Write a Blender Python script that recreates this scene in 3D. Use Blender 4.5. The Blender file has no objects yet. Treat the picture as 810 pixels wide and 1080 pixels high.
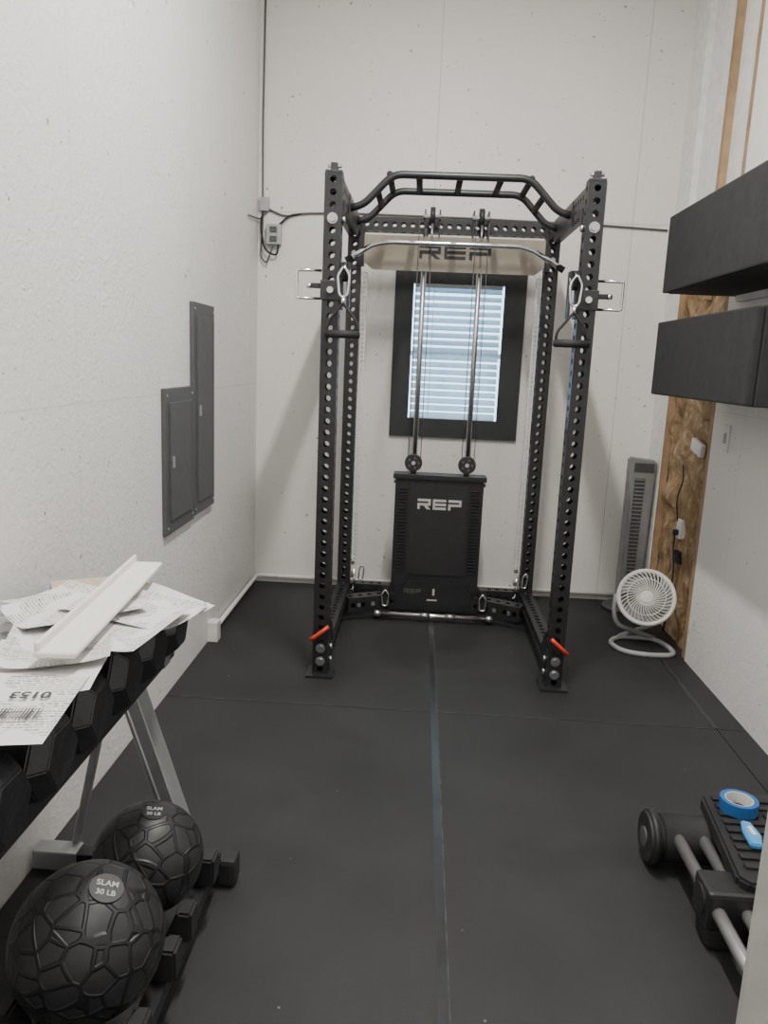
import bpy, bmesh, math, random
from mathutils import Vector, Matrix, noise
random.seed(4)
S=bpy.context.scene
COL=S.collection
# ---------------------------------------------------------------- materials
def nt(name):
    m=bpy.data.materials.new(name); m.use_nodes=True
    t=m.node_tree; b=t.nodes['Principled BSDF']
    return m,t,b
def lk(t,a,b): t.links.new(a,b)
def mat(name,col,rough=0.5,metal=0.0,var=0.08,nscale=20,bump=0.0,bscale=60,coat=0.0,spec=None):
    m,t,b=nt(name)
    tc=t.nodes.new('ShaderNodeTexCoord')
    n=t.nodes.new('ShaderNodeTexNoise'); n.inputs['Scale'].default_value=nscale; n.inputs['Detail'].default_value=4
    lk(t,tc.outputs['Object'],n.inputs['Vector'])
    r=t.nodes.new('ShaderNodeValToRGB')
    c1=[max(0,c*(1-var)) for c in col]; c2=[min(1,c*(1+var)) for c in col]
    r.color_ramp.elements[0].position=.3; r.color_ramp.elements[1].position=.7
    r.color_ramp.elements[0].color=(*c1,1); r.color_ramp.elements[1].color=(*c2,1)
    lk(t,n.outputs['Fac'],r.inputs['Fac']); lk(t,r.outputs['Color'],b.inputs['Base Color'])
    b.inputs['Roughness'].default_value=rough; b.inputs['Metallic'].default_value=metal
    if coat: b.inputs['Coat Weight'].default_value=coat
    if spec is not None: b.inputs['Specular IOR Level'].default_value=spec
    if bump:
        n2=t.nodes.new('ShaderNodeTexNoise'); n2.inputs['Scale'].default_value=bscale; n2.inputs['Detail'].default_value=6
        lk(t,tc.outputs['Object'],n2.inputs['Vector'])
        bp=t.nodes.new('ShaderNodeBump'); bp.inputs['Strength'].default_value=bump; bp.inputs['Distance'].default_value=.004
        lk(t,n2.outputs['Fac'],bp.inputs['Height']); lk(t,bp.outputs['Normal'],b.inputs['Normal'])
    return m
def wallmat(name,col,axis,seam_off,strength,seamz=2.39,sk=.8):
    """painted OSB / plywood sheets, 1.22 m wide with real grooves"""
    m,t,b=nt(name)
    tc=t.nodes.new('ShaderNodeTexCoord'); sp=t.nodes.new('ShaderNodeSeparateXYZ'); lk(t,tc.outputs['Object'],sp.inputs[0])
    def math_(op,a,bv=None,c=None):
        n=t.nodes.new('ShaderNodeMath'); n.operation=op
        for i,v in enumerate((a,bv,c)):
            if v is None: continue
            if isinstance(v,(int,float)): n.inputs[i].default_value=v
            else: lk(t,v,n.inputs[i])
        return n.outputs[0]
    u=sp.outputs[0] if axis=='x' else sp.outputs[1]
    a=math_('ABSOLUTE',math_('SUBTRACT',math_('FRACT',math_('DIVIDE',math_('ADD',u,seam_off+122*1.22),1.22)),0.5))
    g1=math_('LESS_THAN',a,0.0018)
    zz=math_('ABSOLUTE',math_('SUBTRACT',sp.outputs[2],seamz)); g2=math_('LESS_THAN',zz,0.002)
    g=math_('MAXIMUM',g1,g2)
    # colour noise + specks
    n=t.nodes.new('ShaderNodeTexNoise'); n.inputs['Scale'].default_value=1.6; n.inputs['Detail'].default_value=5; lk(t,tc.outputs['Object'],n.inputs['Vector'])
    r=t.nodes.new('ShaderNodeValToRGB'); r.color_ramp.elements[0].position=.3; r.color_ramp.elements[1].position=.75
    r.color_ramp.elements[0].color=(*[c*.95 for c in col],1); r.color_ramp.elements[1].color=(*col,1)
    lk(t,n.outputs['Fac'],r.inputs['Fac'])
    v=t.nodes.new('ShaderNodeTexNoise'); v.inputs['Scale'].default_value=34; v.inputs['Detail'].default_value=2; lk(t,tc.outputs['Object'],v.inputs['Vector'])
    sr=t.nodes.new('ShaderNodeValToRGB'); sr.color_ramp.elements[0].position=.235; sr.color_ramp.elements[1].position=.28
    sr.color_ramp.elements[0].color=(.40,.38,.35,1); sr.color_ramp.elements[1].color=(1,1,1,1); lk(t,v.outputs['Fac'],sr.inputs['Fac'])
    mx=t.nodes.new('ShaderNodeMix'); mx.data_type='RGBA'; mx.blend_type='MULTIPLY'; mx.inputs[0].default_value=1
    lk(t,r.outputs['Color'],mx.inputs[6]); lk(t,sr.outputs['Color'],mx.inputs[7])
    m2=t.nodes.new('ShaderNodeMix'); m2.data_type='RGBA'; m2.inputs[7].default_value=(col[0]*.58,col[1]*.56,col[2]*.53,1)
    lk(t,math_('MULTIPLY',g,sk),m2.inputs[0]); lk(t,mx.outputs[2],m2.inputs[6]); lk(t,m2.outputs[2],b.inputs['Base Color'])
    b.inputs['Roughness'].default_value=.5
    vo=t.nodes.new('ShaderNodeTexVoronoi'); vo.inputs['Scale'].default_value=26; lk(t,tc.outputs['Object'],vo.inputs['Vector'])
    n3=t.nodes.new('ShaderNodeTexNoise'); n3.inputs['Scale'].default_value=24; n3.inputs['Detail'].default_value=6; n3.inputs['Distortion'].default_value=1.6; lk(t,tc.outputs['Object'],n3.inputs['Vector'])
    nm=t.nodes.new('ShaderNodeTexNoise'); nm.inputs['Scale'].default_value=2.5; nm.inputs['Detail'].default_value=2; lk(t,tc.outputs['Object'],nm.inputs['Vector'])
    sc=t.nodes.new('ShaderNodeSeparateColor'); lk(t,vo.outputs['Color'],sc.inputs[0])
    h=math_('ADD',math_('MULTIPLY',sc.outputs[0],.30),math_('MULTIPLY',n3.outputs['Fac'],math_('MULTIPLY',nm.outputs['Fac'],1.7)))
    h=math_('SUBTRACT',h,math_('MULTIPLY',g,sk))
    bp=t.nodes.new('ShaderNodeBump'); bp.inputs['Strength'].default_value=strength; bp.inputs['Distance'].default_value=.007
    lk(t,h,bp.inputs['Height']); lk(t,bp.outputs['Normal'],b.inputs['Normal'])
    return m
M={}
M['wall']=wallmat('painted_osb_wall',(.82,.812,.80),'y',-.55,.55,1.33,.35)
M['wallb']=wallmat('painted_board_wall',(.81,.795,.765),'x',.59,.24)
M['white']=mat('white_paint',(.80,.80,.79),.5,bump=.1)
M['door']=mat('door_casing_paint',(.50,.495,.48),.5,bump=.05)
M['ceil']=mat('ceiling_paint',(.82,.82,.81),.7)
m,t,b=nt('spray_foam_insulation'); tc=t.nodes.new('ShaderNodeTexCoord')
n=t.nodes.new('ShaderNodeTexNoise'); n.inputs['Scale'].default_value=8; n.inputs['Detail'].default_value=8; n.inputs['Roughness'].default_value=.72; n.inputs['Distortion'].default_value=1.5; lk(t,tc.outputs['Object'],n.inputs['Vector'])
r=t.nodes.new('ShaderNodeValToRGB'); e=r.color_ramp.elements; e[0].position=.33; e[0].color=(.11,.06,.028,1); e[1].position=.66; e[1].color=(.66,.53,.38,1); q=e.new(.44); q.color=(.32,.20,.10,1); q=e.new(.55); q.color=(.42,.29,.16,1)
lk(t,n.outputs['Fac'],r.inputs['Fac']); lk(t,r.outputs['Color'],b.inputs['Base Color']); b.inputs['Roughness'].default_value=.85
bp=t.nodes.new('ShaderNodeBump'); bp.inputs['Strength'].default_value=1; bp.inputs['Distance'].default_value=.03; lk(t,n.outputs['Fac'],bp.inputs['Height']); lk(t,bp.outputs['Normal'],b.inputs['Normal'])
M['osb']=m
M['stud']=mat('pine_stud',(.34,.23,.13),.7,var=.25,nscale=8,bump=.3)
M['blk']=mat('powder_coat_black',(.018,.018,.02),.38,var=.15,bump=.08,bscale=300)
M['blk2']=mat('satin_black_plastic',(.020,.020,.022),.48,var=.15)
M['dbell']=mat('wrapped_dumbbell_rubber',(.016,.016,.018),.30,var=.3,bump=.6,bscale=25)
M['rub']=mat('rubber_black',(.016,.016,.017),.7,var=.2,bump=.2,bscale=150)
M['frame']=mat('window_black_trim',(.028,.031,.034),.5)
M['cab']=mat('black_fabric',(.020,.020,.021),.8,var=.2,bump=.3,bscale=200)
M['chrome']=mat('chrome',(.78,.78,.79),.18,1.0,var=.03)
M['steel']=mat('brushed_steel',(.55,.56,.58),.32,1.0,var=.05)
M['strip']=mat('selector_plate_silver',(.66,.66,.65),.4,.2,var=.05)
M['rail']=mat('satin_chrome_rail',(.42,.42,.42),.3,.7,var=.05)
M['galv']=mat('grey_painted_steel',(.40,.41,.42),.4,.6,var=.06)
M['cable']=mat('thin_cable_grey',(.10,.10,.10),.6)
M['plate']=mat('champagne_plate',(.32,.287,.232),.55,.0,var=.05)
M['panel']=mat('panel_grey',(.095,.097,.10),.5,.2,var=.08)
M['fang']=mat('fan_grey_plastic',(.34,.35,.36),.45)
M['fang3']=mat('tower_fan_grey',(.24,.245,.25),.45)
M['fang2']=mat('fan_dark_louver',(.07,.073,.078),.5)
M['fanw']=mat('fan_white_plastic',(.72,.71,.68),.35)
M['red']=mat('red_grip',(.65,.05,.02),.4)
M['logo']=mat('logo_silver',(.55,.54,.52),.4,.2)
M['dim']=mat('embossed_lettering_grey',(.42,.42,.42),.5)
M['pvc']=mat('white_pvc',(.74,.74,.72),.4)
M['paper']=mat('paper_white',(.74,.73,.72),.7,var=.04,nscale=5)
M['ink']=mat('printed_ink',(.05,.05,.055),.7)
M['foam']=mat('white_foam_strip',(.80,.78,.74),.6,var=.03)
M['kraft']=mat('kraft_tan',(.50,.42,.33),.7)
M['blue']=mat('blue_tape',(.02,.13,.38),.45)
M['lblue']=mat('blue_knife',(.08,.33,.65),.35)
m,t,b=nt('blind_slat'); b.inputs['Base Color'].default_value=(.80,.87,.91,1); b.inputs['Roughness'].default_value=.5
tr=t.nodes.new('ShaderNodeBsdfTranslucent'); tr.inputs[0].default_value=(.76,.88,.95,1); ms=t.nodes.new('ShaderNodeMixShader'); ms.inputs[0].default_value=.55
lk(t,b.outputs[0],ms.inputs[1]); lk(t,tr.outputs[0],ms.inputs[2]); lk(t,ms.outputs[0],t.nodes['Material Output'].inputs[0]); M['slat']=m
m,t,b=nt('window_glass'); b.inputs['Transmission Weight'].default_value=1; b.inputs['Roughness'].default_value=0; b.inputs['IOR'].default_value=1.1; M['glass']=m
m,t,b=nt('clear_plastic_wrap'); b.inputs['Base Color'].default_value=(.45,.46,.48,1); b.inputs['Roughness'].default_value=.12; b.inputs['Alpha'].default_value=.42; M['wrap']=m
m,t,b=nt('lamp_diffuser'); b.inputs['Emission Color'].default_value=(1,.97,.92,1); b.inputs['Emission Strength'].default_value=1; M['lamp']=m
def printed(name,sc,seed):
    m,t,b=nt(name); tc=t.nodes.new('ShaderNodeTexCoord')
    mp=t.nodes.new('ShaderNodeMapping'); mp.inputs['Location'].default_value=(seed,seed*.3,0); mp.inputs['Scale'].default_value=(sc,sc,0); lk(t,tc.outputs['UV'],mp.inputs[0])
    br=t.nodes.new('ShaderNodeTexBrick'); br.inputs['Scale'].default_value=5; br.inputs['Mortar Size'].default_value=.035; br.inputs['Row Height'].default_value=.14; br.inputs['Brick Width'].default_value=.9
    br.inputs['Color1'].default_value=(.10,.10,.11,1); br.inputs['Color2'].default_value=(.50,.49,.48,1); br.inputs['Mortar'].default_value=(.74,.73,.72,1)
    lk(t,mp.outputs[0],br.inputs['Vector'])
    n2=t.nodes.new('ShaderNodeTexNoise'); n2.inputs['Scale'].default_value=3.5; n2.inputs['Detail'].default_value=0; lk(t,mp.outputs[0],n2.inputs['Vector'])
    n=t.nodes.new('ShaderNodeTexNoise'); n.inputs['Scale'].default_value=60; lk(t,mp.outputs[0],n.inputs['Vector'])
    def rp(o,a,b_):
        r=t.nodes.new('ShaderNodeValToRGB'); r.color_ramp.elements[0].position=a; r.color_ramp.elements[1].position=b_; lk(t,o,r.inputs['Fac']); return r.outputs[0]
    mu=t.nodes.new('ShaderNodeMath'); mu.operation='MULTIPLY'; lk(t,rp(n2.outputs['Fac'],.42,.46),mu.inputs[0]); lk(t,rp(n.outputs['Fac'],.38,.52),mu.inputs[1])
    mx=t.nodes.new('ShaderNodeMix'); mx.data_type='RGBA'; mx.inputs[6].default_value=(.74,.73,.72,1); lk(t,mu.outputs[0],mx.inputs[0]); lk(t,br.outputs['Color'],mx.inputs[7])
    lk(t,mx.outputs[2],b.inputs['Base Color']); b.inputs['Roughness'].default_value=.7
    return m
M['print1']=printed('printed_sheet',1.0,.0); M['print2']=printed('shipping_label',.8,3.3)
m,t,b=nt('rubber_mat'); tc=t.nodes.new('ShaderNodeTexCoord')
n=t.nodes.new('ShaderNodeTexNoise'); n.inputs['Scale'].default_value=2.2; n.inputs['Detail'].default_value=9; n.inputs['Roughness'].default_value=.65; lk(t,tc.outputs['Object'],n.inputs['Vector'])
r=t.nodes.new('ShaderNodeValToRGB'); r.color_ramp.elements[0].color=(.012,.0125,.0134,1); r.color_ramp.elements[1].color=(.026,.027,.0287,1); r.color_ramp.elements[0].position=.3; r.color_ramp.elements[1].position=.7; lk(t,n.outputs['Fac'],r.inputs['Fac'])
w=t.nodes.new('ShaderNodeTexVoronoi'); w.inputs['Scale'].default_value=6; lk(t,tc.outputs['Object'],w.inputs['Vector'])
wr=t.nodes.new('ShaderNodeValToRGB'); wr.color_ramp.elements[0].position=.0; wr.color_ramp.elements[0].color=(.3,.3,.3,1); wr.color_ramp.elements[1].position=.028; wr.color_ramp.elements[1].color=(0,0,0,1); lk(t,w.outputs['Distance'],wr.inputs['Fac'])
mx=t.nodes.new('ShaderNodeMix'); mx.data_type='RGBA'; mx.blend_type='ADD'; mx.inputs[0].default_value=1; lk(t,r.outputs['Color'],mx.inputs[6]); lk(t,wr.outputs['Color'],mx.inputs[7]); lk(t,mx.outputs[2],b.inputs['Base Color'])
rr_=t.nodes.new('ShaderNodeMapRange'); rr_.inputs[3].default_value=.50; rr_.inputs[4].default_value=.72; lk(t,n.outputs['Fac'],rr_.inputs[0]); lk(t,rr_.outputs[0],b.inputs['Roughness'])
n2=t.nodes.new('ShaderNodeTexNoise'); n2.inputs['Scale'].default_value=220; lk(t,tc.outputs['Object'],n2.inputs['Vector']); bp=t.nodes.new('ShaderNodeBump'); bp.inputs['Strength'].default_value=.35; bp.inputs['Distance'].default_value=.002; lk(t,n2.outputs['Fac'],bp.inputs['Height']); lk(t,bp.outputs['Normal'],b.inputs['Normal'])
M['floor']=m
M['seam']=mat('seam_tape',(.022,.024,.028),.36,var=.5,nscale=5)
M['dust']=mat('dusty_mat_edge',(.060,.060,.059),.8,var=.7,nscale=14)
m,t,b=nt('slam_ball_rubber'); tc=t.nodes.new('ShaderNodeTexCoord')
v=t.nodes.new('ShaderNodeTexVoronoi'); v.feature='DISTANCE_TO_EDGE'; v.inputs['Scale'].default_value=19; v.inputs['Randomness'].default_value=.9; lk(t,tc.outputs['Object'],v.inputs['Vector'])
r=t.nodes.new('ShaderNodeValToRGB'); r.color_ramp.elements[0].position=.04; r.color_ramp.elements[1].position=.085; lk(t,v.outputs['Distance'],r.inputs['Fac'])
c=t.nodes.new('ShaderNodeValToRGB'); c.color_ramp.elements[0].color=(.010,.010,.011,1); c.color_ramp.elements[1].color=(.024,.024,.026,1); lk(t,r.outputs['Color'],c.inputs['Fac']); lk(t,c.outputs['Color'],b.inputs['Base Color'])
bp=t.nodes.new('ShaderNodeBump'); bp.inputs['Strength'].default_value=.8; bp.inputs['Distance'].default_value=.004; bp.invert=True; lk(t,r.outputs['Color'],bp.inputs['Height']); lk(t,bp.outputs['Normal'],b.inputs['Normal'])
b.inputs['Roughness'].default_value=.45
M['ball']=m
# ---------------------------------------------------------------- geometry helpers
def empty(name,loc=(0,0,0)):
    e=bpy.data.objects.new(name,None); e.location=loc; e.empty_display_size=.1; COL.objects.link(e); return e
def mk(name,me,mt,par=None,smooth=False,loc=None,rot=None):
    o=bpy.data.objects.new(name,me); COL.objects.link(o)
    for x in (mt if isinstance(mt,(list,tuple)) else [mt]): me.materials.append(M[x] if isinstance(x,str) else x)
    if smooth:
        for p in me.polygons: p.use_smooth=True
    if loc is not None: o.location=loc
    if rot is not None: o.rotation_euler=rot
    if par is not None:
        o.parent=par; o.matrix_parent_inverse=Matrix.Translation(-Vector(par.location))
    return o
def box(name,par,mt,c,s,rot=None,bev=0.0):
    bm=bmesh.new(); bmesh.ops.create_cube(bm,size=1)
    bmesh.ops.scale(bm,vec=s,verts=bm.verts)
    if bev: bmesh.ops.bevel(bm,geom=bm.edges[:],offset=bev,segments=2,affect='EDGES',profile=.6)
    me=bpy.data.meshes.new(name); bm.to_mesh(me); bm.free()
    return mk(name,me,mt,par,False,c,rot)
def boxes(name,par,mt,L):
    """L: list of (x0,x1,y0,y1,z0,z1)"""
    bm=bmesh.new()
    for (x0,x1,y0,y1,z0,z1) in L:
        bmesh.ops.create_cube(bm,size=1,matrix=Matrix.Translation(((x0+x1)/2,(y0+y1)/2,(z0+z1)/2))@Matrix.Diagonal((x1-x0,y1-y0,z1-z0,1)))
    me=bpy.data.meshes.new(name); bm.to_mesh(me); bm.free()
    return mk(name,me,mt,par)
def frame_to(p0,p1):
    d=(Vector(p1)-Vector(p0)); return Matrix.Translation((Vector(p0)+Vector(p1))/2)@d.to_track_quat('Z','Y').to_matrix().to_4x4(), d.length
def cyl(name,par,mt,p0,p1,r,r2=None,seg=24,bev=0):
    mtx,L=frame_to(p0,p1); bm=bmesh.new()
    bmesh.ops.create_cone(bm,cap_ends=True,segments=seg,radius1=r,radius2=r if r2 is None else r2,depth=L)
    if bev:
        es=[e for e in bm.edges if len(e.link_faces)==2 and any(len(f.verts)>4 for f in e.link_faces)]
        bmesh.ops.bevel(bm,geom=es,offset=bev,segments=3,affect='EDGES')
    bmesh.ops.transform(bm,matrix=mtx,verts=bm.verts)
    me=bpy.data.meshes.new(name); bm.to_mesh(me); bm.free()
    o=mk(name,me,mt,par)
    for p in me.polygons: p.use_smooth=len(p.vertices)<=4
    return o
def tube(name,par,mt,pts,r,closed=False,fil=0.0,seg=12):
    pts=[Vector(p) for p in pts]
    if fil:
        out=[]; n=len(pts)
        for i,p in enumerate(pts):
            if not closed and i in (0,n-1): out.append(p); continue
            a=pts[i-1]; c=pts[(i+1)%n]
            d1=(a-p); d2=(c-p); f=min(fil,d1.length*.49,d2.length*.49)
            s=p+d1.normalized()*f; e=p+d2.normalized()*f
            for k in range(7):
                u=k/6; out.append(s*(1-u)**2+p*2*u*(1-u)+e*u*u)
        pts=out
    bm=bmesh.new(); rings=[]; n=len(pts); prev=None
    for i,p in enumerate(pts):
        if closed: tdir=(pts[(i+1)%n]-pts[i-1])
        else: tdir=(pts[min(i+1,n-1)]-pts[max(i-1,0)])
        tdir.normalize()
        if prev is None:
            ref=Vector((0,0,1)) if abs(tdir.z)<.9 else Vector((1,0,0))
            a=tdir.cross(ref).normalized()
        else: a=(prev-tdir*prev.dot(tdir)).normalized()
        prev=a; b2=tdir.cross(a)
        rings.append([bm.verts.new(p+a*math.cos(2*math.pi*k/seg)*r+b2*math.sin(2*math.pi*k/seg)*r) for k in range(seg)])
    m_=n if closed else n-1
    for i in range(m_):
        A=rings[i]; B=rings[(i+1)%n]
        for k in range(seg): bm.faces.new((A[k],A[(k+1)%seg],B[(k+1)%seg],B[k]))
    if not closed:
        bm.faces.new(rings[0][::-1]); bm.faces.new(rings[-1])
    bmesh.ops.recalc_face_normals(bm,faces=bm.faces[:])
    me=bpy.data.meshes.new(name); bm.to_mesh(me); bm.free()
    return mk(name,me,mt,par,True)
def perf(name,par,mt,p0,p1,w=.076,w2=None,pitch=.0508,hr=.0142,th=.004,sides=(0,1,2,3)):
    """square steel tube with punched holes between p0 and p1"""
    w2=w2 or w
    d=Vector(p1)-Vector(p0); L=d.length; n=max(1,int(L/pitch)); pt=L/n
    z=d.normalized()
    x=Vector((1,0,0)) if abs(z.x)<.9 else Vector((0,1,0)); x=(x-z*x.dot(z)).normalized(); y=z.cross(x)
    bm=bmesh.new(); N=16; sq=[(1,0),(1,.5),(1,1),(.5,1),(0,1),(-.5,1),(-1,1),(-1,.5),(-1,0),(-1,-.5),(-1,-1),(-.5,-1),(0,-1),(.5,-1),(1,-1),(1,-.5)]
    dirs=[(x,y,w,w2),(y,-x,w2,w),(-x,-y,w,w2),(-y,x,w2,w)]
    for si,(nx,ty,wn,wt) in enumerate(dirs):
        base=Vector(p0)+nx*wn/2
        for c in range(n):
            ce=base+z*(c+.5)*pt
            o=[bm.verts.new(ce+ty*(a*wt/2)+z*(b_*pt/2)) for a,b_ in sq]
            if si not in sides:
                bm.faces.new(o); continue
            ci=[bm.verts.new(ce+ty*math.cos(2*math.pi*k/N)*hr+z*math.sin(2*math.pi*k/N)*hr) for k in range(N)]
            cj=[bm.verts.new(v.co-nx*th) for v in ci]
            for k in range(N):
                k2=(k+1)%N
                bm.faces.new((o[k],o[k2],ci[k2],ci[k])); bm.faces.new((ci[k],ci[k2],cj[k2],cj[k]))
    bmesh.ops.remove_doubles(bm,verts=bm.verts,dist=.0002)
    me=bpy.data.meshes.new(name); bm.to_mesh(me); bm.free()
    return mk(name,me,mt,par)
def prism(name,par,mt,poly,y0,y1,plane='xz',bev=0):
    bm=bmesh.new()
    def P(a,b_,c): return (a,c,b_) if plane=='xz' else ((c,a,b_) if plane=='yz' else (a,b_,c))
    A=[bm.verts.new(P(a,b_,y0)) for a,b_ in poly]; B=[bm.verts.new(P(a,b_,y1)) for a,b_ in poly]
    bm.faces.new(A); bm.faces.new(B[::-1])
    for i in range(len(poly)):
        j=(i+1)%len(poly); bm.faces.new((A[i],B[i],B[j],A[j]))
    bmesh.ops.recalc_face_normals(bm,faces=bm.faces[:])
    if bev: bmesh.ops.bevel(bm,geom=bm.edges[:],offset=bev,segments=2,affect='EDGES')
    me=bpy.data.meshes.new(name); bm.to_mesh(me); bm.free()
    return mk(name,me,mt,par)
def sphere(name,par,mt,c,r,sc=(1,1,1)):
    bm=bmesh.new(); bmesh.ops.create_uvsphere(bm,u_segments=48,v_segments=24,radius=r); bmesh.ops.scale(bm,vec=sc,verts=bm.verts)
    me=bpy.data.meshes.new(name); bm.to_mesh(me); bm.free(); return mk(name,me,mt,par,True,c)
def logo(name,par,mt,c,w,h,nrm='-y',d=.003):
    """wide squared letters R E P as mesh"""
    s=h/5; L=[]
    def R(x0,x1,z0,z1): L.append((x0,x1,z0,z1))
    lw=w*.30; g=w*.05
    def letter(ch,x):
        t_=s*1.15
        if ch=='R':
            R(x,x+t_,0,h*.45); R(x,x+lw,h-t_,h); R(x+lw-t_,x+lw,h*.4,h); R(x,x+lw,h*.36,h*.36+t_)
            L.append(('q',[(x+lw*.45,h*.4),(x+lw*.45+t_*1.5,h*.4),(x+lw,0),(x+lw-t_*1.6,0)]))
        if ch=='E':
            for zz in (0,h/2-t_/2,h-t_): R(x,x+lw,zz,zz+t_)
            R(x,x+t_*.9,0,h)
        if ch=='P':
            R(x,x+t_,0,h*.45); R(x,x+lw,h-t_,h); R(x+lw-t_,x+lw,h*.36,h); R(x,x+lw,h*.36,h*.36+t_)
    for i,ch in enumerate('REP'): letter(ch,-w/2+i*(lw+g))
    bm=bmesh.new(); k=0
    for it in L:
        k+=1
        poly=it[1] if it[0]=='q' else [(it[0],it[2]),(it[1],it[2]),(it[1],it[3]),(it[0],it[3])]
        e=d+k*.00003
        A=[bm.verts.new((c[0]+a,c[1]-e,c[2]+b_-h/2)) for a,b_ in poly]; B=[bm.verts.new((c[0]+a,c[1],c[2]+b_-h/2)) for a,b_ in poly]
        bm.faces.new(A); bm.faces.new(B[::-1])
        for i in range(4): bm.faces.new((A[i],B[i],B[(i+1)%4],A[(i+1)%4]))
    bmesh.ops.recalc_face_normals(bm,faces=bm.faces[:])
    me=bpy.data.meshes.new(name); bm.to_mesh(me); bm.free(); return mk(name,me,mt,par)
def text(name,par,mt,s,size,mtx,ext=.0008):
    cu=bpy.data.curves.new(name,'FONT'); cu.body=s; cu.size=size; cu.extrude=ext; cu.align_x='CENTER'; cu.align_y='CENTER'; cu.offset=size*.02
    o=bpy.data.objects.new('tmp',cu); COL.objects.link(o); bpy.context.view_layer.update()
    me=bpy.data.meshes.new_from_object(o.evaluated_get(bpy.context.evaluated_depsgraph_get())); bpy.data.objects.remove(o)
    me.transform(mtx); me.materials.clear(); return mk(name,me,mt,par)
# ---------------------------------------------------------------- room
XL,XR,YB,YN,ZC=-1.07,1.48,5.02,-1.3,3.9
boxes('floor',None,'rub',[(XL-.1,XR+.25,YN-.1,YB+.1,-.11,-.012)])
mats=[]
gx=[XL,.127,1.352,XR+.10]; gy=[YN,1.33,3.16,YB]
for i in range(3):
    for j in range(3): mats.append((gx[i]+.002,gx[i+1]-.002,gy[j]+.002,gy[j+1]-.002,-.012,0))
mo=boxes('rubber_floor_mat',None,'floor',mats)
boxes('seam_tape',None,['seam'],[(.114,.140,1.2,4.40,0,.0007),(1.34,1.362,3.17,3.9,0,.0007)])
boxes('mat_edge_dust',mo,'dust',[(XL+.02,.10,3.164,3.168,0,.0005),(.15,1.33,3.164,3.168,0,.0005),(.1405,.1435,1.4,4.3,0,.0006),(1.358,1.362,3.2,4.0,.0007,.0010)])
boxes('wall_left',None,'wall',[(XL-.1,XL,YN-.1,YB+.1,-.02,ZC)])
wx0,wx1,wz0,wz1=-.10,.53,1.12,2.02
boxes('wall_back',None,'wallb',[(XL,wx0,YB,YB+.14,-.02,ZC),(wx1,XR+.25,YB,YB+.14,-.02,ZC),(wx0,wx1,YB,YB+.14,-.02,wz0),(wx0,wx1,YB,YB+.14,wz1,ZC)])
boxes('wall_right',None,'wall',[(XR,XR+.12,YN-.1,3.97,-.02,ZC)])
boxes('wall_front',None,'white',[(XL-.1,XR+.25,YN-.1,YN,-.02,ZC)])
boxes('ceiling',None,'ceil',[(XL-.1,XR+.25,YN-.1,YB+.14,ZC,ZC+.1)])
ub=empty('wall_right_unfinished',(1.56,4.5,0))
YW=4.78
bm=bmesh.new(); ny,nz=44,100; V=[[bm.verts.new((1.525+.035*noise.noise(Vector((3,(3.97+(YW-3.97)*j/ny)*7,2.1*k/nz*7))),3.97+(YW-3.97)*j/ny,-.01+2.11*k/nz)) for k in range(nz+1)] for j in range(ny+1)]
for j in range(ny):
    for k in range(nz): bm.faces.new((V[j][k],V[j][k+1],V[j+1][k+1],V[j+1][k]))
me=bpy.data.meshes.new('foam_insulation'); bm.to_mesh(me); bm.free(); mk('foam_insulation',me,'osb',ub,True)
boxes('sheathing',ub,'white',[(1.565,1.66,3.97,YB,-.02,ZC)])
boxes('upper_board',ub,'white',[(1.525,1.565,3.97,YW,2.10,ZC)])
boxes('studs',ub,'stud',[(1.49,1.525,4.33,4.375,1.9,ZC),(1.485,1.525,3.975,4.03,0,ZC),(1.495,1.53,YW-.03,YW,0,2.2)])
boxes('white_post',ub,'white',[(1.488,1.565,YW,YB,0,ZC)])
box('foam_patch',ub,'white',(1.50,4.20,1.12),(.03,.16,.07),rot=(.2,0,0),bev=.01)
# doorway casing close to the camera
dj=empty('door_frame',(.5,.95,0))
boxes('casing',dj,'door',[(.487,.60,.94,.95,0,2.1),(.492,.60,.95,.96,0,2.1)]); boxes('jamb',dj,'door',[(.51,.60,.96,.99,0,2.1)])
pc=empty('conduit_pipe',(XL,YB,0))
tube('pipe_left',pc,'pvc',[(XL+.022,3.95,.05),(XL+.022,4.99,.05),(-.55,4.99,.05)],.013,fil=.04)
tube('pipe_back',pc,'pvc',[(-.56,4.99,.05),(1.47,4.99,.05)],.013)
box('outlet_box',pc,'pvc',(XL+.028,3.87,.055),(.056,.07,.11),bev=.005)
jb=empty('junction_box',(-.97,5.0,2.27))
box('box',jb,'galv',(-.965,4.995,2.25),(.09,.05,.12),bev=.004)
for dz in (-.028,.028): box('receptacle',jb,'panel',(-.965,4.967,2.25+dz),(.045,.008,.035),bev=.002)
boxes('bracket',jb,'galv',[(-1.055,-1.0,4.99,5.02,2.39,2.47)])
cb=empty('power_cable',(-1.0,5.0,2.4))
tube('riser',cb,'cable',[(-1.035,5.01,ZC-.01),(-1.045,5.01,2.9),(-1.04,5.01,2.30),(-1.05,5.0,2.12),(-1.01,4.985,2.07),(-.965,4.98,2.19)],.0055,fil=.06)
tube('loop',cb,'rub',[(-1.03,5.0,2.42),(-1.05,4.985,2.30),(-1.02,4.98,2.15),(-.94,4.98,2.12),(-.935,4.98,2.19)],.006,fil=.05)
tube('run',cb,'cable',[(-1.0,5.01,2.40),(-.9,5.01,2.36),(-.78,5.01,2.385),(-.5,5.01,2.395),(.3,5.01,2.39),(1.1,5.01,2.375),(1.45,5.01,2.36)],.006,fil=.05)
tube('run_plug',cb,'rub',[(-.93,4.985,2.31),(-.87,5.0,2.37),(-.80,5.01,2.38)],.006,fil=.04)
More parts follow.
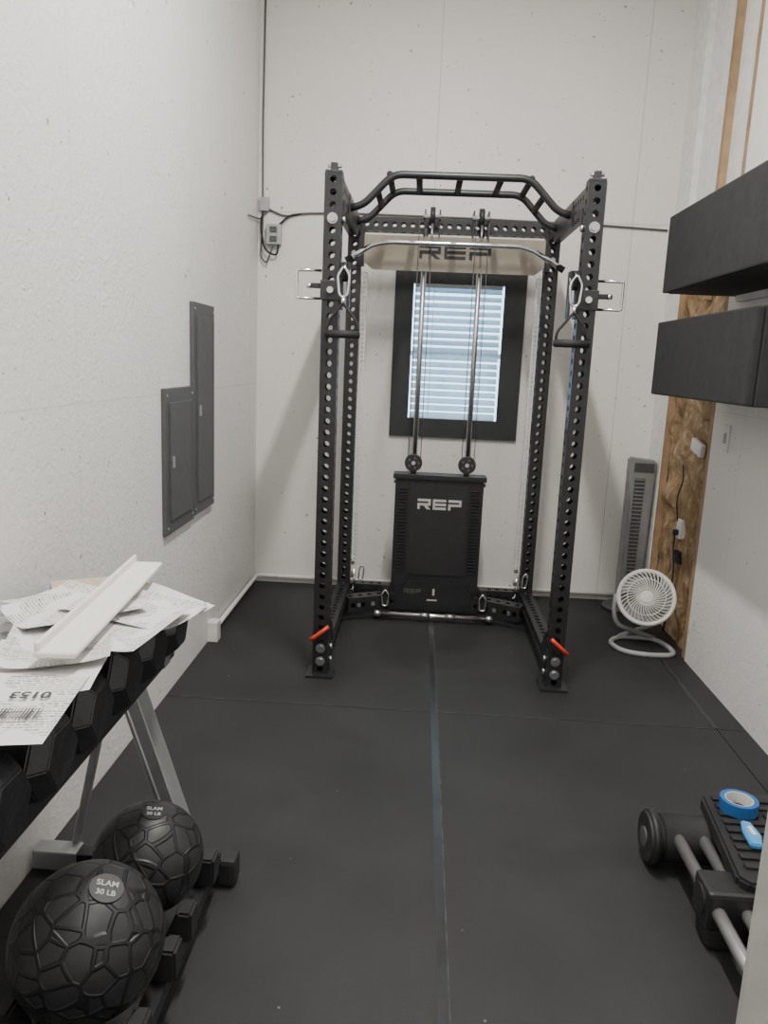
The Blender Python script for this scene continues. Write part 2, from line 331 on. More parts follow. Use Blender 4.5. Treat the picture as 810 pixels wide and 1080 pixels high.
tube('run_left',cb,'cable',[(XL+.01,4.7,2.31),(XL+.012,5.0,2.34),(-1.0,5.005,2.40)],.0045,fil=.02)
# ---------------------------------------------------------------- window
wn=empty('window_1',(.215,YB,1.55))
X0,X1,Z0,Z1=-.195,.625,1.035,2.085; fw=.115
boxes('casing',wn,'frame',[(X0,X0+fw,YB-.022,YB,Z0,Z1),(X1-fw-.02,X1,YB-.022,YB,Z0,Z1),(X0+fw,X1-fw-.02,YB-.022,YB,Z0,Z0+.12),(X0+fw,X1-fw-.02,YB-.022,YB,Z1-.09,Z1)])
boxes('jamb',wn,'white',[(wx0,wx0+.02,YB,YB+.14,wz0,wz1),(wx1-.02,wx1,YB,YB+.14,wz0,wz1),(wx0+.02,wx1-.02,YB,YB+.14,wz0,wz0+.02),(wx0+.02,wx1-.02,YB,YB+.14,wz1-.02,wz1),(wx0+.02,wx1-.02,YB+.10,YB+.13,1.55,1.58)])
boxes('glass',wn,'glass',[(wx0+.02,wx1-.02,YB+.11,YB+.114,wz0+.02,wz1-.02)])
bm=bmesh.new()
nsl=18
for i in range(nsl):
    z=1.175+i*(1.96-1.175)/(nsl-1)
    bmesh.ops.create_cube(bm,size=1,matrix=Matrix.Translation((.205,YB+.045,z))@Matrix.Rotation(math.radians(38),4,'X')@Matrix.Diagonal((.55,.050,.0025,1)))
me=bpy.data.meshes.new('blinds'); bm.to_mesh(me); bm.free(); mk('blinds',me,'slat',wn)
boxes('blind_rails',wn,'white',[(-.07,.48,YB+.02,YB+.07,1.975,2.0),(-.07,.48,YB+.03,YB+.06,1.142,1.157)])
tube('blind_cord_1',wn,'white',[(.05,YB+.018,1.15),(.05,YB+.018,1.98)],.0018); tube('blind_cord_2',wn,'white',[(.36,YB+.018,1.15),(.36,YB+.018,1.98)],.0018)
# ---------------------------------------------------------------- electrical panels
def epanel(y0,y1,z0,z1):
    e=empty('electrical_panel',(XL,(y0+y1)/2,(z0+z1)/2))
    box('cover',e,'panel',(XL+.010,(y0+y1)/2,(z0+z1)/2),(.020,y1-y0,z1-z0),bev=.004)
    box('door',e,'panel',(XL+.023,(y0+y1)/2,(z0+z1)/2),(.010,(y1-y0)-.09,(z1-z0)-.12),bev=.003)
    box('latch',e,'galv',(XL+.030,y0+.07,(z0+z1)/2),(.01,.02,.05),bev=.002)
    boxes('hinge',e,'panel',[(XL+.02,XL+.030,y1-.05,y1-.04,z0+.08,z1-.08)])
    for zz in (z0+.03,z1-.03):
        for yy in (y0+.02,y1-.02): cyl('screw',e,'steel',(XL+.019,yy,zz),(XL+.023,yy,zz),.005,seg=10)
epanel(3.555,3.91,.74,1.735); epanel(3.15,3.545,.73,1.355)
# ---------------------------------------------------------------- light switch & outlet
ls=empty('light_switch',(XR,3.8,1.2))
box('plate',ls,'pvc',(XR-.004,3.78,1.21),(.008,.08,.13),bev=.002); box('rocker',ls,'galv',(XR-.010,3.78,1.21),(.008,.02,.05),bev=.002)
po=empty('power_outlet',(1.51,4.36,.60))
box('box',po,'pvc',(1.525,4.36,.64),(.05,.07,.11),bev=.004); box('plug',po,'rub',(1.49,4.36,.62),(.03,.03,.03),bev=.003); box('lower_box',po,'rub',(1.52,4.34,.48),(.05,.07,.07),bev=.004)
tube('cord',po,'rub',[(1.485,4.36,.62),(1.475,4.33,.52),(1.49,4.32,.40),(1.49,4.34,.25),(1.49,4.38,.02)],.005,fil=.08)
tube('cord_2',po,'rub',[(1.50,4.38,.68),(1.49,4.42,.80),(1.50,4.36,.92),(1.50,4.40,1.0)],.004,fil=.06)
# ---------------------------------------------------------------- wall cabinets
def cab(z0,z1,y0,y1):
    e=empty('wall_cabinet',(XR-.18,(y0+y1)/2,(z0+z1)/2))
    box('body',e,'cab',(XR-.165,(y0+y1)/2,(z0+z1)/2),(.33,y1-y0,z1-z0),bev=.006)
    box('door',e,'cab',(XR-.345,(y0+y1)/2,(z0+z1)/2),(.028,y1-y0-.004,z1-z0-.004),bev=.008)
    boxes('underside_rail',e,'white',[(XR-.03,XR,y0+.05,y1-.05,z0-.03,z0)])
cab(1.875,2.225,2.60,3.86); cab(1.40,1.745,2.74,3.87)
# ---------------------------------------------------------------- power rack
RL,RR,RF,RB,RH=-.420,.70,3.52,4.60,2.285
rk=empty('power_rack',(.135,4.05,0))
for n_,x in (('l',RL),('r',RR)):
    perf('upright_front_'+n_,rk,'blk',(x,RF,.01),(x,RF,RH)); perf('upright_rear_'+n_,rk,'blk',(x,RB,.01),(x,RB,RH))
    boxes('foot_'+n_,rk,'blk',[(x-.065,x+.065,RF-.075,RF+.06,0,.012),(x-.06,x+.06,RB-.06,RB+.06,0,.012)])
    perf('side_top_'+n_,rk,'blk',(x,RF+.04,2.235),(x,RB-.04,2.235)); perf('side_bottom_'+n_,rk,'blk',(x,RF+.04,.115),(x,RB-.04,.115))
    for y in (RF,RB):
        box('cap',rk,'blk2',(x,y,RH+.006),(.074,.074,.014),bev=.004)
    sgn=1 if x<0 else -1
    box('fork',rk,'blk2',(x,RF,RH+.028),(.03,.05,.035),bev=.004); cyl('fork_pin',rk,'steel',(x-.03,RF,RH+.034),(x+.03,RF,RH+.034),.008)
    prism('gusset_top',rk,'blk',[(RF+.04,2.10),(RF+.04,2.19),(RF+.13,2.19)],x+sgn*.040-.003,x+sgn*.040+.003,'yz')
    prism('gusset_bottom',rk,'blk',[(RF+.04,.16),(RF+.04,.26),(RF+.14,.16)],x+sgn*.040-.003,x+sgn*.040+.003,'yz')
    for z in (2.10,.075,.14):
        cyl('bolt',rk,'steel',(x,RF-.038,z),(x,RF-.052,z),.017,seg=6); cyl('washer',rk,'steel',(x,RF-.036,z),(x,RF-.041,z),.023)
        cyl('bolt_in',rk,'steel',(x+sgn*.038,RF,z),(x+sgn*.052,RF,z),.015,seg=6)
        cyl('bolt_rear',rk,'steel',(x,RB-.038,z),(x,RB-.052,z),.016,seg=6)
    cyl('pin_body',rk,'blk2',(x,RF-.038,.215),(x,RF-.075,.215),.02)
    tube('red_lever',rk,'red',[(x-.045,RF-.078,.195),(x-.01,RF-.082,.222),(x+.04,RF-.078,.265)] if x<0 else [(x-.035,RF-.078,.265),(x,RF-.082,.235),(x+.045,RF-.078,.195)],.0095,fil=.02)
perf('crossmember_rear_top',rk,'blk',(RL+.04,RB,2.265),(RR-.04,RB,2.265))
perf('crossmember_rear_bottom',rk,'blk',(RL+.04,RB,.115),(RR-.04,RB,.115))
prism('logo_plate',rk,'plate',[(-.375,2.20),(.665,2.20),(.665,2.06),(.60,2.012),(-.31,2.012),(-.375,2.06)],4.52,4.532)
logo('logo_top',rk,'blk',(.15,4.52,2.118),.40,.075)
boxes('plate_bracket',rk,'blk',[(-.39,-.36,4.50,4.57,2.03,2.23),(.65,.68,4.50,4.57,2.03,2.23)])
for nm,y in (('a',3.88),('b',4.24)):
    tube('pullup_bar_'+nm,rk,'blk',[(RL+.03,y,2.215),(RL+.10,y,2.235),(RL+.235,y,2.375),(RR-.235,y,2.375),(RR-.10,y,2.235),(RR-.03,y,2.215)],.018,fil=.05)
for x in (-.20,-.06,.135,.33,.47): tube('grip',rk,'rub',[(x,3.88,2.375),(x,4.24,2.375)],.016)
for x in (RL+.165,RR-.165): tube('grip_side',rk,'rub',[(x,3.88,2.30),(x,4.24,2.30)],.016)
for x in (RL+.036,RR-.036): boxes('pullup_mount',rk,'blk',[(x-.006,x+.006,3.82,4.30,2.16,2.27)])
for x in (.015,.285):
    boxes('trolley',rk,'blk',[(x-.045,x-.037,4.50,4.60,2.20,2.34),(x+.037,x+.045,4.50,4.60,2.20,2.34)])
    cyl('pulley_top',rk,'blk2',(x-.014,4.49,2.30),(x+.014,4.49,2.30),.05); cyl('pulley_axle',rk,'chrome',(x-.05,4.49,2.30),(x+.05,4.49,2.30),.010)
    cyl('knob',rk,'chrome',(x,4.50,2.33),(x,4.47,2.33),.014)
for x,sg in ((RL,-1),(RR,1)):
    box('trolley_body',rk,'blk2',(x,RF,1.80),(.090,.090,.085),bev=.004)
    boxes('pulley_housing',rk,'blk2',[(x-sg*.062-.02,x-sg*.062-.012,RF-.04,RF+.03,1.72,1.92),(x-sg*.062+.012,x-sg*.062+.02,RF-.04,RF+.03,1.72,1.92)])
    cyl('pulley_wheel',rk,'blk',(x-sg*.062-.010,RF-.03,1.88),(x-sg*.062+.010,RF-.03,1.88),.042)
    cyl('pulley_hub',rk,'chrome',(x-sg*.062-.024,RF-.03,1.88),(x-sg*.062+.024,RF-.03,1.88),.010)
    tube('side_handle',rk,'chrome',[(x+sg*.045,RF,1.885),(x+sg*.155,RF,1.885),(x+sg*.155,RF,1.765),(x+sg*.045,RF,1.765)],.006,fil=.01)
    box('pop_pin',rk,'blk2',(x+sg*.065,RF,1.82),(.045,.022,.022),bev=.004)
    cyl('pin_knob',rk,'chrome',(x+sg*.088,RF,1.82),(x+sg*.11,RF,1.82),.012)
    cyl('front_stud',rk,'chrome',(x,RF-.045,1.80),(x,RF-.06,1.80),.014)
for x in (RL+.066,RR-.066):
    perf('selector_strip',rk,'strip',(x,RB-.045,.28),(x,RB-.045,2.0),w=.030,pitch=.0254,hr=.008,th=.001)
    for z in (.12,.22,.30): cyl('selector_pin',rk,'chrome',(x-.01,RB-.05,z),(x-.01,RB-.10,z),.013)
    cyl('selector_pin_v',rk,'chrome',(x,RB-.07,.10),(x,RB-.07,.26),.009)
    tube('hanging_carabiner',rk,'chrome',[(x+.03,RB-.10,.20),(x+.035,RB-.10,.27),(x+.05,RB-.10,.29),(x+.062,RB-.10,.27),(x+.055,RB-.10,.20)],.005,closed=True,fil=.01)
def handle(x,sg):
    e=empty('cable_handle',(x,RF-.05,1.7)); y=RF-.07; gx_=x-sg*.062
    tube('carabiner',e,'chrome',[(gx_-.018,y-.01,1.78),(gx_-.026,y-.01,1.86),(gx_,y-.01,1.90),(gx_+.026,y-.01,1.86),(gx_+.018,y-.01,1.78),(gx_,y-.01,1.765)],.006,closed=True,fil=.015)
    cyl('swivel',e,'chrome',(gx_,y-.01,1.765),(gx_,y-.01,1.74),.009)
    tube('strap',e,'rub',[(gx_-.07,y-.01,1.615),(gx_-.066,y-.01,1.66),(gx_,y-.01,1.745),(gx_+.066,y-.01,1.66),(gx_+.07,y-.01,1.615)],.006,fil=.02)
    cyl('grip',e,'rub',(gx_-.078,y-.01,1.612),(gx_+.078,y-.01,1.612),.017,bev=.004)
handle(RL,-1); handle(RR,1)
lb=empty('lat_pulldown_bar',(.14,4.42,2.1))
tube('bar',lb,'chrome',[(-.44,4.40,2.045),(-.30,4.40,2.13),(-.22,4.40,2.145),(.50,4.40,2.145),(.57,4.40,2.125),(.73,4.40,2.035)],.0145,fil=.06)
tube('hook_l',lb,'steel',[(.015,4.40,2.16),(.015,4.42,2.25)],.006); tube('hook_r',lb,'steel',[(.285,4.40,2.16),(.285,4.42,2.25)],.006)
cyl('cap_l',lb,'rub',(-.45,4.40,2.04),(-.42,4.40,2.057),.018); cyl('cap_r',lb,'rub',(.74,4.40,2.03),(.71,4.40,2.047),.018)
# ---------------------------------------------------------------- weight stack tower
ws=empty('weight_stack_tower',(.14,4.6,0))
cx=.137
prism('shroud',ws,'blk',[(cx-.258,.84),(cx+.258,.84),(cx+.25,.03),(cx-.25,.03)],4.50,4.54,bev=.004)
box('shroud_top',ws,'blk',(cx,4.545,.845),(.55,.12,.03),bev=.004)
boxes('shroud_side',ws,'blk2',[(cx-.262,cx-.250,4.52,4.56,.03,.84),(cx+.250,cx+.262,4.52,4.56,.03,.84)])
prism('inner_panel',ws,'blk2',[(cx-.17,.80),(cx+.17,.80),(cx+.17,.25),(cx-.17,.25)],4.492,4.500,bev=.002)
prism('foot_plate',ws,'blk',[(cx-.23,.03),(cx+.25,.03),(cx+.25,.10),(cx+.16,.215),(cx-.16,.215),(cx-.23,.10)],4.478,4.492,bev=.002)
boxes('label',ws,'logo',[(cx-.008,cx+.004,4.474,4.478,.13,.17),(cx-.04,cx+.02,4.474,4.478,.095,.103)])
logo('logo_small',ws,'panel',(cx-.13,4.478,.15),.10,.028)
logo('logo_front',ws,'logo',(cx+.005,4.492,.685),.26,.062)
for i in range(26):
    z=.27+i*.02
    for sx in (-.215,.215): box('louver',ws,'blk2',(cx+sx,4.497,z),(.05,.006,.008),rot=(.4,0,0))
for sx in (-.262,.262): cyl('hinge_pin',ws,'chrome',(cx+sx,4.52,.80),(cx+sx,4.52,.85),.012)
for x in (-.02,.295):
    cyl('guide_rod',ws,'steel',(x,4.56,.84),(x,4.56,2.25),.015)
    for k in (-.036,.036): cyl('cable',ws,'cable',(x+k,4.53,.92),(x+k,4.50,2.28),.0022,seg=8)
    cyl('pulley',ws,'blk2',(x-.004,4.50,.925),(x-.004,4.528,.925),.052,bev=.004)
    cyl('pulley_hub',ws,'chrome',(x-.004,4.495,.925),(x-.004,4.50,.925),.012)
    for a in range(5):
        q=a*2*math.pi/5; cyl('pulley_dot',ws,'panel',(x-.004+.03*math.cos(q),4.497,.925+.03*math.sin(q)),(x-.004+.03*math.cos(q),4.50,.925+.03*math.sin(q)),.008,seg=12)
    boxes('pulley_bracket',ws,'blk',[(x-.02,x+.012,4.53,4.54,.85,.95)])
for sg in (-1,1):
    perf('base_wing',ws,'blk',(cx+sg*.25,4.50,.085),(cx+sg*.52,4.36,.085),w=.09,w2=.09,pitch=.06,hr=.015)
    prism('base_wing_plate',ws,'blk',[(cx+sg*.24,4.42),(cx+sg*.30,4.40),(cx+sg*.56,4.28),(cx+sg*.56,4.40),(cx+sg*.30,4.56),(cx+sg*.24,4.56)],.0,.02,'xy',bev=.002)
    box('low_pulley_box',ws,'blk',(cx+sg*.29,4.455,.125),(.055,.07,.14),bev=.005)
    tube('low_carabiner',ws,'chrome',[(cx+sg*.29-.014,4.41,.07),(cx+sg*.29-.020,4.41,.14),(cx+sg*.29,4.41,.17),(cx+sg*.29+.020,4.41,.14),(cx+sg*.29+.014,4.41,.07)],.006,closed=True,fil=.01)
    for k in (.36,.44): cyl('wing_bolt',ws,'steel',(cx+sg*k,4.50-.14*(k-.25)/.27-.045,.085),(cx+sg*k,4.50-.14*(k-.25)/.27-.060,.085),.013,seg=6)
sb=empty('straight_cable_bar',(cx,4.35,.04))
cyl('bar',sb,'chrome',(cx-.33,4.355,.040),(cx+.33,4.355,.040),.014)
for sx in (-.33,.33): cyl('collar',sb,'chrome',(cx+sx-.02,4.355,.040),(cx+sx+.02,4.355,.040),.020)
for sx in (-.05,.10): cyl('knurl',sb,'steel',(cx+sx-.03,4.355,.040),(cx+sx+.03,4.355,.040),.0165)
# ---------------------------------------------------------------- tower fan
tf=empty('tower_fan',(1.41,4.83,0)); fx,fy=1.40,4.84
cyl('base',tf,'fang2',(fx-.045,fy,0),(fx-.045,fy,.03),.12,.11,seg=40,bev=.004); cyl('neck',tf,'fang3',(fx-.01,fy,.03),(fx-.01,fy,.08),.05)
prism('body',tf,'fang3',[(fx-.075,.07),(fx+.055,.07),(fx+.080,.97),(fx-.080,.985)],fy-.05,fy+.06,bev=.012)
prism('grille_recess',tf,'fang2',[(fx-.045,.14),(fx+.005,.14),(fx+.012,.86),(fx-.052,.86)],fy-.055,fy-.049)
for i in range(30):
    z=.15+i*.0242; box('grille_bar',tf,'fang3',(fx-.02,fy-.056,z),(.058,.006,.006))
prism('control_panel',tf,'fang2',[(fx-.06,.90),(fx+.06,.90),(fx+.06,.955),(fx-.06,.955)],fy-.054,fy-.049)
# ---------------------------------------------------------------- round fan
rf=empty('floor_fan',(1.27,4.1,0)); hc=Vector((1.29,4.12,.295))
R=Matrix.Translation(hc)@Matrix.Rotation(math.radians(-14),4,'Z')@Matrix.Rotation(math.radians(90-20),4,'X')
def loc(pts): return [R@Vector(p) for p in pts]
circ=lambda r,z,n=48:[(r*math.cos(2*math.pi*k/n),r*math.sin(2*math.pi*k/n),z) for k in range(n)]
tube('rim',rf,'fanw',loc(circ(.145,0)),.013,closed=True); tube('rim_back',rf,'fanw',loc(circ(.14,-.03)),.012,closed=True)
tube('ring_mid',rf,'fanw',loc(circ(.10,.028)),.003,closed=True,seg=6)
for k in range(36):
    a=2*math.pi*k/36; pts=[]
    for j in range(8):
        u=j/7; r_=.035+u*.108; an=a+u*.55; pts.append((r_*math.cos(an),r_*math.sin(an),.035-.03*u*u))
    tube('grille_wire',rf,'fanw',loc(pts),.0032,seg=6)
cyl('hub',rf,'fanw',loc([(0,0,.015)])[0],loc([(0,0,.042)])[0],.04,.034,bev=.003)
cyl('motor',rf,'fanw',loc([(0,0,-.13)])[0],loc([(0,0,-.0)])[0],.045,.05,bev=.004)
for k in range(3):
    bm=bmesh.new(); vs=[]
    for j in range(7):
        for i in range(5):
            r_=.03+i*.026; an=k*2.094+j*.24-.7+i*.05; vs.append(bm.verts.new(R@Vector((r_*math.cos(an),r_*math.sin(an),-.012+j*.005-.012))))
    for j in range(6):
        for i in range(4): bm.faces.new((vs[j*5+i],vs[j*5+i+1],vs[(j+1)*5+i+1],vs[(j+1)*5+i]))
    me=bpy.data.meshes.new('blade'); bm.to_mesh(me); bm.free(); mk('blade',me,'fang',rf,True)
bm=bmesh.new(); rows=[]
for r_,z in ((.145,-.03),(.13,-.07),(.09,-.11),(.04,-.13)):
    rows.append([bm.verts.new(R@Vector(p)) for p in circ(r_,z,36)])
for a_,b_ in zip(rows,rows[1:]):
    for k in range(36): bm.faces.new((a_[k],a_[(k+1)%36],b_[(k+1)%36],b_[k]))
me=bpy.data.meshes.new('back_shell'); bm.to_mesh(me); bm.free(); mk('back_shell',me,'fanw',rf,True)
tube('base_loop',rf,'fang',[(1.12,4.16,.013),(1.16,4.02,.013),(1.30,3.98,.013),(1.44,4.00,.013),(1.45,4.12,.013),(1.40,4.26,.013),(1.20,4.26,.013)],.014,closed=True,fil=.07)
tube('stand',rf,'fang',[(1.40,4.25,.02),(1.30,4.24,.05),(1.16,4.18,.11),(1.13,4.16,.20),(1.14,4.17,.29)],.013,fil=.08)
tube('stand_2',rf,'fang',[(1.20,4.25,.02),(1.30,4.28,.05),(1.41,4.26,.10),(1.44,4.22,.20),(1.44,4.22,.29)],.013,fil=.08)
tube('yoke',rf,'fang',[(1.14,4.17,.29),(1.28,4.25,.28),(1.44,4.22,.29)],.010,fil=.08)
# ---------------------------------------------------------------- dumbbell rack
dr=empty('dumbbell_rack',(-.8,1.4,0))
def beam(name,par,mt,p0,p1,w,h):
    mtx,L=frame_to(p0,p1); bm=bmesh.new(); bmesh.ops.create_cube(bm,size=1,matrix=Matrix.Diagonal((w,h,L,1))); bmesh.ops.bevel(bm,geom=bm.edges[:],offset=.003,segments=1,affect='EDGES'); bmesh.ops.transform(bm,matrix=mtx,verts=bm.verts)
    me=bpy.data.meshes.new(name); bm.to_mesh(me); bm.free(); return mk(name,me,mt,par)
for y in (1.97,.75):
    box('floor_foot',dr,'blk',(-.78,y,.045),(.54,.05,.05),bev=.004)
    box('foot_cap',dr,'rub',(-.49,y,.045),(.06,.07,.085),bev=.015); box('foot_cap_b',dr,'galv',(-.99,y,.045),(.13,.058,.06),bev=.006)
    beam('leg',dr,'galv',(-.80,y,.70),(-.60,y,.07),.075,.05)
    beam('leg_inset',dr,'steel',(-.795,y-.027,.64),(-.62,y-.027,.10),.03,.006)
    beam('leg_brace',dr,'galv',(-.82,y+.03,.66),(-.95,y+.03,.06),.03,.02)
    boxes('top_arm',dr,'galv',[(-1.0,-.66,y-.025,y+.025,.655,.69)])
boxes('tray_rails',dr,'blk',[(-.70,-.66,.72,2.03,.66,.70),(-.97,-.93,.72,2.03,.66,.70)])
boxes('lower_rails',dr,'blk',[(-.54,-.50,.72,1.93,.085,.12),(-.77,-.73,.72,1.93,.085,.12)])
for cyc in (1.708,1.388,1.07):
    for xx,sg in ((-.515,1),(-.755,-1)):
        for dy in (-.10,.10):
            prism('ball_cradle',dr,'blk2',[(xx-.035,.12),(xx+.035,.12),(xx+(.035 if sg>0 else .0),.20),(xx+(.0 if sg>0 else -.035),.20)],cyc+dy-.03,cyc+dy+.03,bev=.006)
dbs=[(1.96-.175*i) for i in range(8)]
for i,y in enumerate(dbs):
    e=empty('hex_dumbbell',(-.80,y,.76)); r_=.0875
    for s_,(xa,xb) in (('a',(-.97,-.85)),('b',(-.74,-.615))):
        bm=bmesh.new(); rr=[]
        for x_,q in ((xa,.70),(xa+.03,1),(xb-.03,1),(xb,.70)):
            rr.append([bm.verts.new((x_,y+r_*q*math.cos(math.pi/3*k),.70+r_*.866+r_*q*math.sin(math.pi/3*k))) for k in range(6)])
        for A,B in zip(rr,rr[1:]):
            for k in range(6): bm.faces.new((A[k],A[(k+1)%6],B[(k+1)%6],B[k]))
        bm.faces.new(rr[0]); bm.faces.new(rr[-1]); bmesh.ops.recalc_face_normals(bm,faces=bm.faces[:])
        bmesh.ops.bevel(bm,geom=bm.edges[:],offset=.003,segments=2,affect='EDGES')
        me=bpy.data.meshes.new('head_'+s_); bm.to_mesh(me); bm.free(); mk('head_'+s_,me,'dbell',e)
    cyl('grip',e,'steel',(-.86,y,.776),(-.73,y,.776),.016)
def sheet(name,mt,cx_,cy_,z,w,h,ang,amp=.008,seed=0,nx=14,ny=14,curl=0.0,par=None,fine=0,drape=0):
    bm=bmesh.new(); uv=bm.loops.layers.uv.new(); V=[]
    ca,sa=math.cos(ang),math.sin(ang)
    for j in range(ny+1):
        for i in range(nx+1):
            u=i/nx; v=j/ny; lx=(u-.5)*w; ly=(v-.5)*h
            x=cx_+lx*ca-ly*sa; y=cy_+lx*sa+ly*ca
            dz=amp*noise.noise(Vector((x*6+seed,y*6,seed*3.1)))+curl*(abs(u-.5)*2)**3
            if fine: dz+=fine*abs(noise.noise(Vector((x*22,y*22,seed)))) + fine*.5*noise.noise(Vector((x*50,y*50,seed)))
            if drape: dz-=drape*max(0,(.15-u)/.15)
            V.append(bm.verts.new((x,y,z+dz)))
    for j in range(ny):
        for i in range(nx):
            f_=bm.faces.new((V[j*(nx+1)+i],V[j*(nx+1)+i+1],V[(j+1)*(nx+1)+i+1],V[(j+1)*(nx+1)+i]))
            for lp,(a,b_) in zip(f_.loops,((i,j),(i+1,j),(i+1,j+1),(i,j+1))): lp[uv].uv=(a/nx,b_/ny)
    me=bpy.data.meshes.new(name); bm.to_mesh(me); bm.free(); return mk(name,me,mt,par,not fine)
pp=empty('paper_stack',(-.75,1.7,.87))
sheet('envelope','kraft',-.82,1.93,.874,.24,.26,.5,seed=9,par=pp)
sheet('sheet_0','paper',-.73,1.42,.876,.24,.28,.2,seed=8,par=pp,curl=.006)
sheet('sheet_1','print1',-.83,1.80,.880,.22,.28,1.2,seed=1,par=pp,curl=.008)
sheet('sheet_2','paper',-.66,1.80,.880,.22,.28,.9,seed=2,par=pp,curl=.012)
sheet('sheet_3','print1',-.66,1.74,.888,.21,.28,1.25,seed=3,par=pp,curl=.012)
sheet('sheet_4','print1',-.74,1.52,.886,.21,.28,.35,seed=4,par=pp,curl=.01)
sheet('sheet_5','print1',-.64,1.62,.893,.20,.28,-.15,seed=5,par=pp,curl=.008)
sheet('sheet_6','print1',-.79,1.70,.898,.20,.28,-.8,seed=7,par=pp,curl=.008)
sl=empty('shipping_label',(-.72,1.2,.87))
sheet('label_sheet','print2',-.727,1.21,.886,.28,.28,.15,seed=6,par=sl,amp=.003,curl=.0)
T=Matrix.Translation((-.70,1.26,.891))@Matrix.Rotation(.15+math.pi,4,'Z')
text('label_number',sl,'ink','0153',.036,T@Matrix.Translation((-.03,.01,0)),ext=.0003)
for k in range(26):
    wdt=random.choice((.0012,.002,.003)); box('barcode',sl,'ink',tuple(T@Vector((-.07+k*.0055,.085,0))),(wdt,.04,.0006),rot=(0,0,.15))
fs=empty('foam_packing_strip',(-.74,1.8,.91))
beam('strip',fs,'foam',(-.735,2.04,.922),(-.675,1.36,.922),.080,.012); beam('strip_edge',fs,'foam',(-.770,2.04,.932),(-.710,1.36,.932),.010,.030)
pw=empty('plastic_wrap',(-.9,1.5,.86))
sheet('wrap','wrap',-.86,1.48,.856,.36,1.12,0,amp=.008,seed=11,nx=60,ny=170,par=pw,fine=.020,drape=.03)
# slam balls
def ball(c,r,s,dirn):
    e=empty('slam_ball',c); sphere('shell',e,'ball',c,r)
    dirn=Vector(dirn).normalized()
    up_=Vector((-.15,1,.3)); z=dirn; x=up_.cross(z).normalized(); y=z.cross(x)
    rot=Matrix((x,y,z)).transposed().to_4x4()
    T=Matrix.Translation(Vector(c)+dirn*(r+.0005))@rot
    cyl('valve_disc',e,'blk2',Vector(c)+dirn*(r-.006),Vector(c)+dirn*(r),r*.22)
    text('label_name',e,'dim','SLAM',r*.12,T@Matrix.Translation((0,r*.06,0)))
    text('label_weight',e,'dim',s,r*.11,T@Matrix.Translation((0,-r*.08,0)))
ball((-.626,1.708,.252),.135,'20 LB',(.14,-.06,1)); ball((-.6415,1.388,.278),.157,'30 LB',(.36,-.15,1))
# ---------------------------------------------------------------- exercise stepper (right foreground)
st=empty('exercise_stepper',(1.0,2.0,0))
cyl('end_roller',st,'rub',(.80,2.20,.085),(1.40,2.20,.085),.072,bev=.012,seg=40); cyl('end_cap',st,'blk2',(.765,2.20,.085),(.80,2.20,.085),.083,bev=.01,seg=40)
cyl('cap_center',st,'panel',(.760,2.20,.085),(.766,2.20,.085),.03)
for x in (.850,.925): cyl('chrome_rail',st,'rail',(x,2.16,.115),(x,1.30,.115),.018)
box('cross_block',st,'blk2',(.98,1.88,.115),(.32,.11,.11),bev=.012); box('cross_block_foot',st,'rub',(.88,1.88,.03),(.09,.10,.06),bev=.008)
cyl('hinge',st,'blk2',(.815,1.88,.12),(1.3,1.88,.12),.04)
prism('pedal_body',st,'blk2',[(.93,1.84),(1.45,1.84),(1.45,2.30),(.975,2.30),(.950,2.27),(.905,1.87)],.150,.198,'xy',bev=.008)
for i in range(9):
    y=1.90+i*.042; boxes('pedal_ridge',st,'rub',[(.935+.1*(y-1.84),1.08,y,y+.022,.198,.205),(1.10,1.26,y,y+.022,.198,.205)])
prism('lower_pedal',st,'blk2',[(.955,1.40),(1.45,1.40),(1.45,1.80),(.955,1.80)],.12,.17,'xy',bev=.01)
tp=empty('painters_tape_roll',(1.03,2.19,.22))
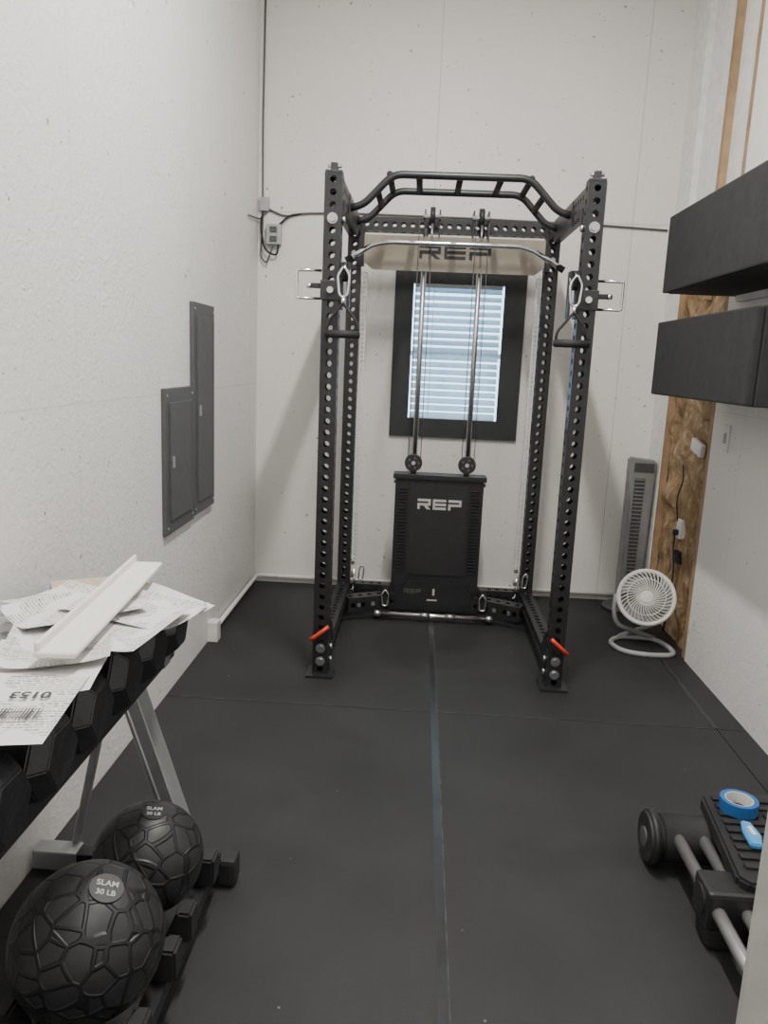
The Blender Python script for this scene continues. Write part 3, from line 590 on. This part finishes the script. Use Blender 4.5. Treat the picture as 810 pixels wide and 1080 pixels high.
def ring(name,par,mt,c,ro,ri,h):
    bm=bmesh.new(); n=40; R_=[]
    for r_,z in ((ro,0),(ro,h),(ri,h),(ri,0)): R_.append([bm.verts.new((c[0]+r_*math.cos(2*math.pi*k/n),c[1]+r_*math.sin(2*math.pi*k/n),c[2]+z)) for k in range(n)])
    for a in range(4):
        A=R_[a]; B=R_[(a+1)%4]
        for k in range(n): bm.faces.new((A[k],A[(k+1)%n],B[(k+1)%n],B[k]))
    me=bpy.data.meshes.new(name); bm.to_mesh(me); bm.free(); return mk(name,me,mt,par)
ring('tape',tp,'blue',(1.03,2.185,.2055),.055,.041,.036); ring('core',tp,'foam',(1.03,2.185,.2055),.0408,.039,.0362)
kn=empty('utility_knife',(1.01,2.04,.21))
prism('body',kn,'lblue',[(.985,1.985),(1.015,1.98),(1.035,2.035),(1.03,2.095),(1.005,2.105),(.99,2.055)],.206,.222,'xy',bev=.004); box('slider',kn,'paper',(1.012,2.045,.224),(.012,.04,.005))
# ---------------------------------------------------------------- lights
def strip(y0,y1,x,p):
    e=empty('ceiling_light',(x,(y0+y1)/2,ZC-.05)); 
    box('housing',e,'white',(x,(y0+y1)/2,ZC-.02),(.16,y1-y0+.04,.04)); box('diffuser',e,'lamp',(x,(y0+y1)/2,ZC-.05),(.12,y1-y0,.02))
    l=bpy.data.lights.new('strip','AREA'); l.shape='RECTANGLE'; l.size=.08; l.size_y=y1-y0; l.energy=p; l.color=(1,.96,.90)
    o=bpy.data.objects.new('lamp_emitter',l); COL.objects.link(o); o.location=(x,(y0+y1)/2,ZC-.065); o.parent=e; o.matrix_parent_inverse=Matrix.Translation(-Vector(e.location))
strip(1.9,2.9,.14,112); strip(-.6,.6,.14,42)
w=bpy.data.worlds.new('World'); S.world=w; w.use_nodes=True
w.node_tree.nodes['Background'].inputs[0].default_value=(.58,.81,1,1); w.node_tree.nodes['Background'].inputs[1].default_value=4.8
# ---------------------------------------------------------------- camera
f=811.0
def cv(px,py): return Vector(((px-405)/f,(540-py)/f,-1.0))
up=(-cv(226,4700)).normalized(); Yv=cv(446,378); Yv=(Yv-up*Yv.dot(up)).normalized(); Xv=Yv.cross(up)
mw=Matrix((Xv,Yv,up)).to_4x4(); mw.translation=Vector((0,0,1.5))
cd=bpy.data.cameras.new('camera'); cam=bpy.data.objects.new('camera',cd); COL.objects.link(cam); cam.matrix_world=mw
cd.sensor_fit='VERTICAL'; cd.sensor_height=36; cd.lens=36*f/1080; cd.clip_start=.02
S.camera=cam
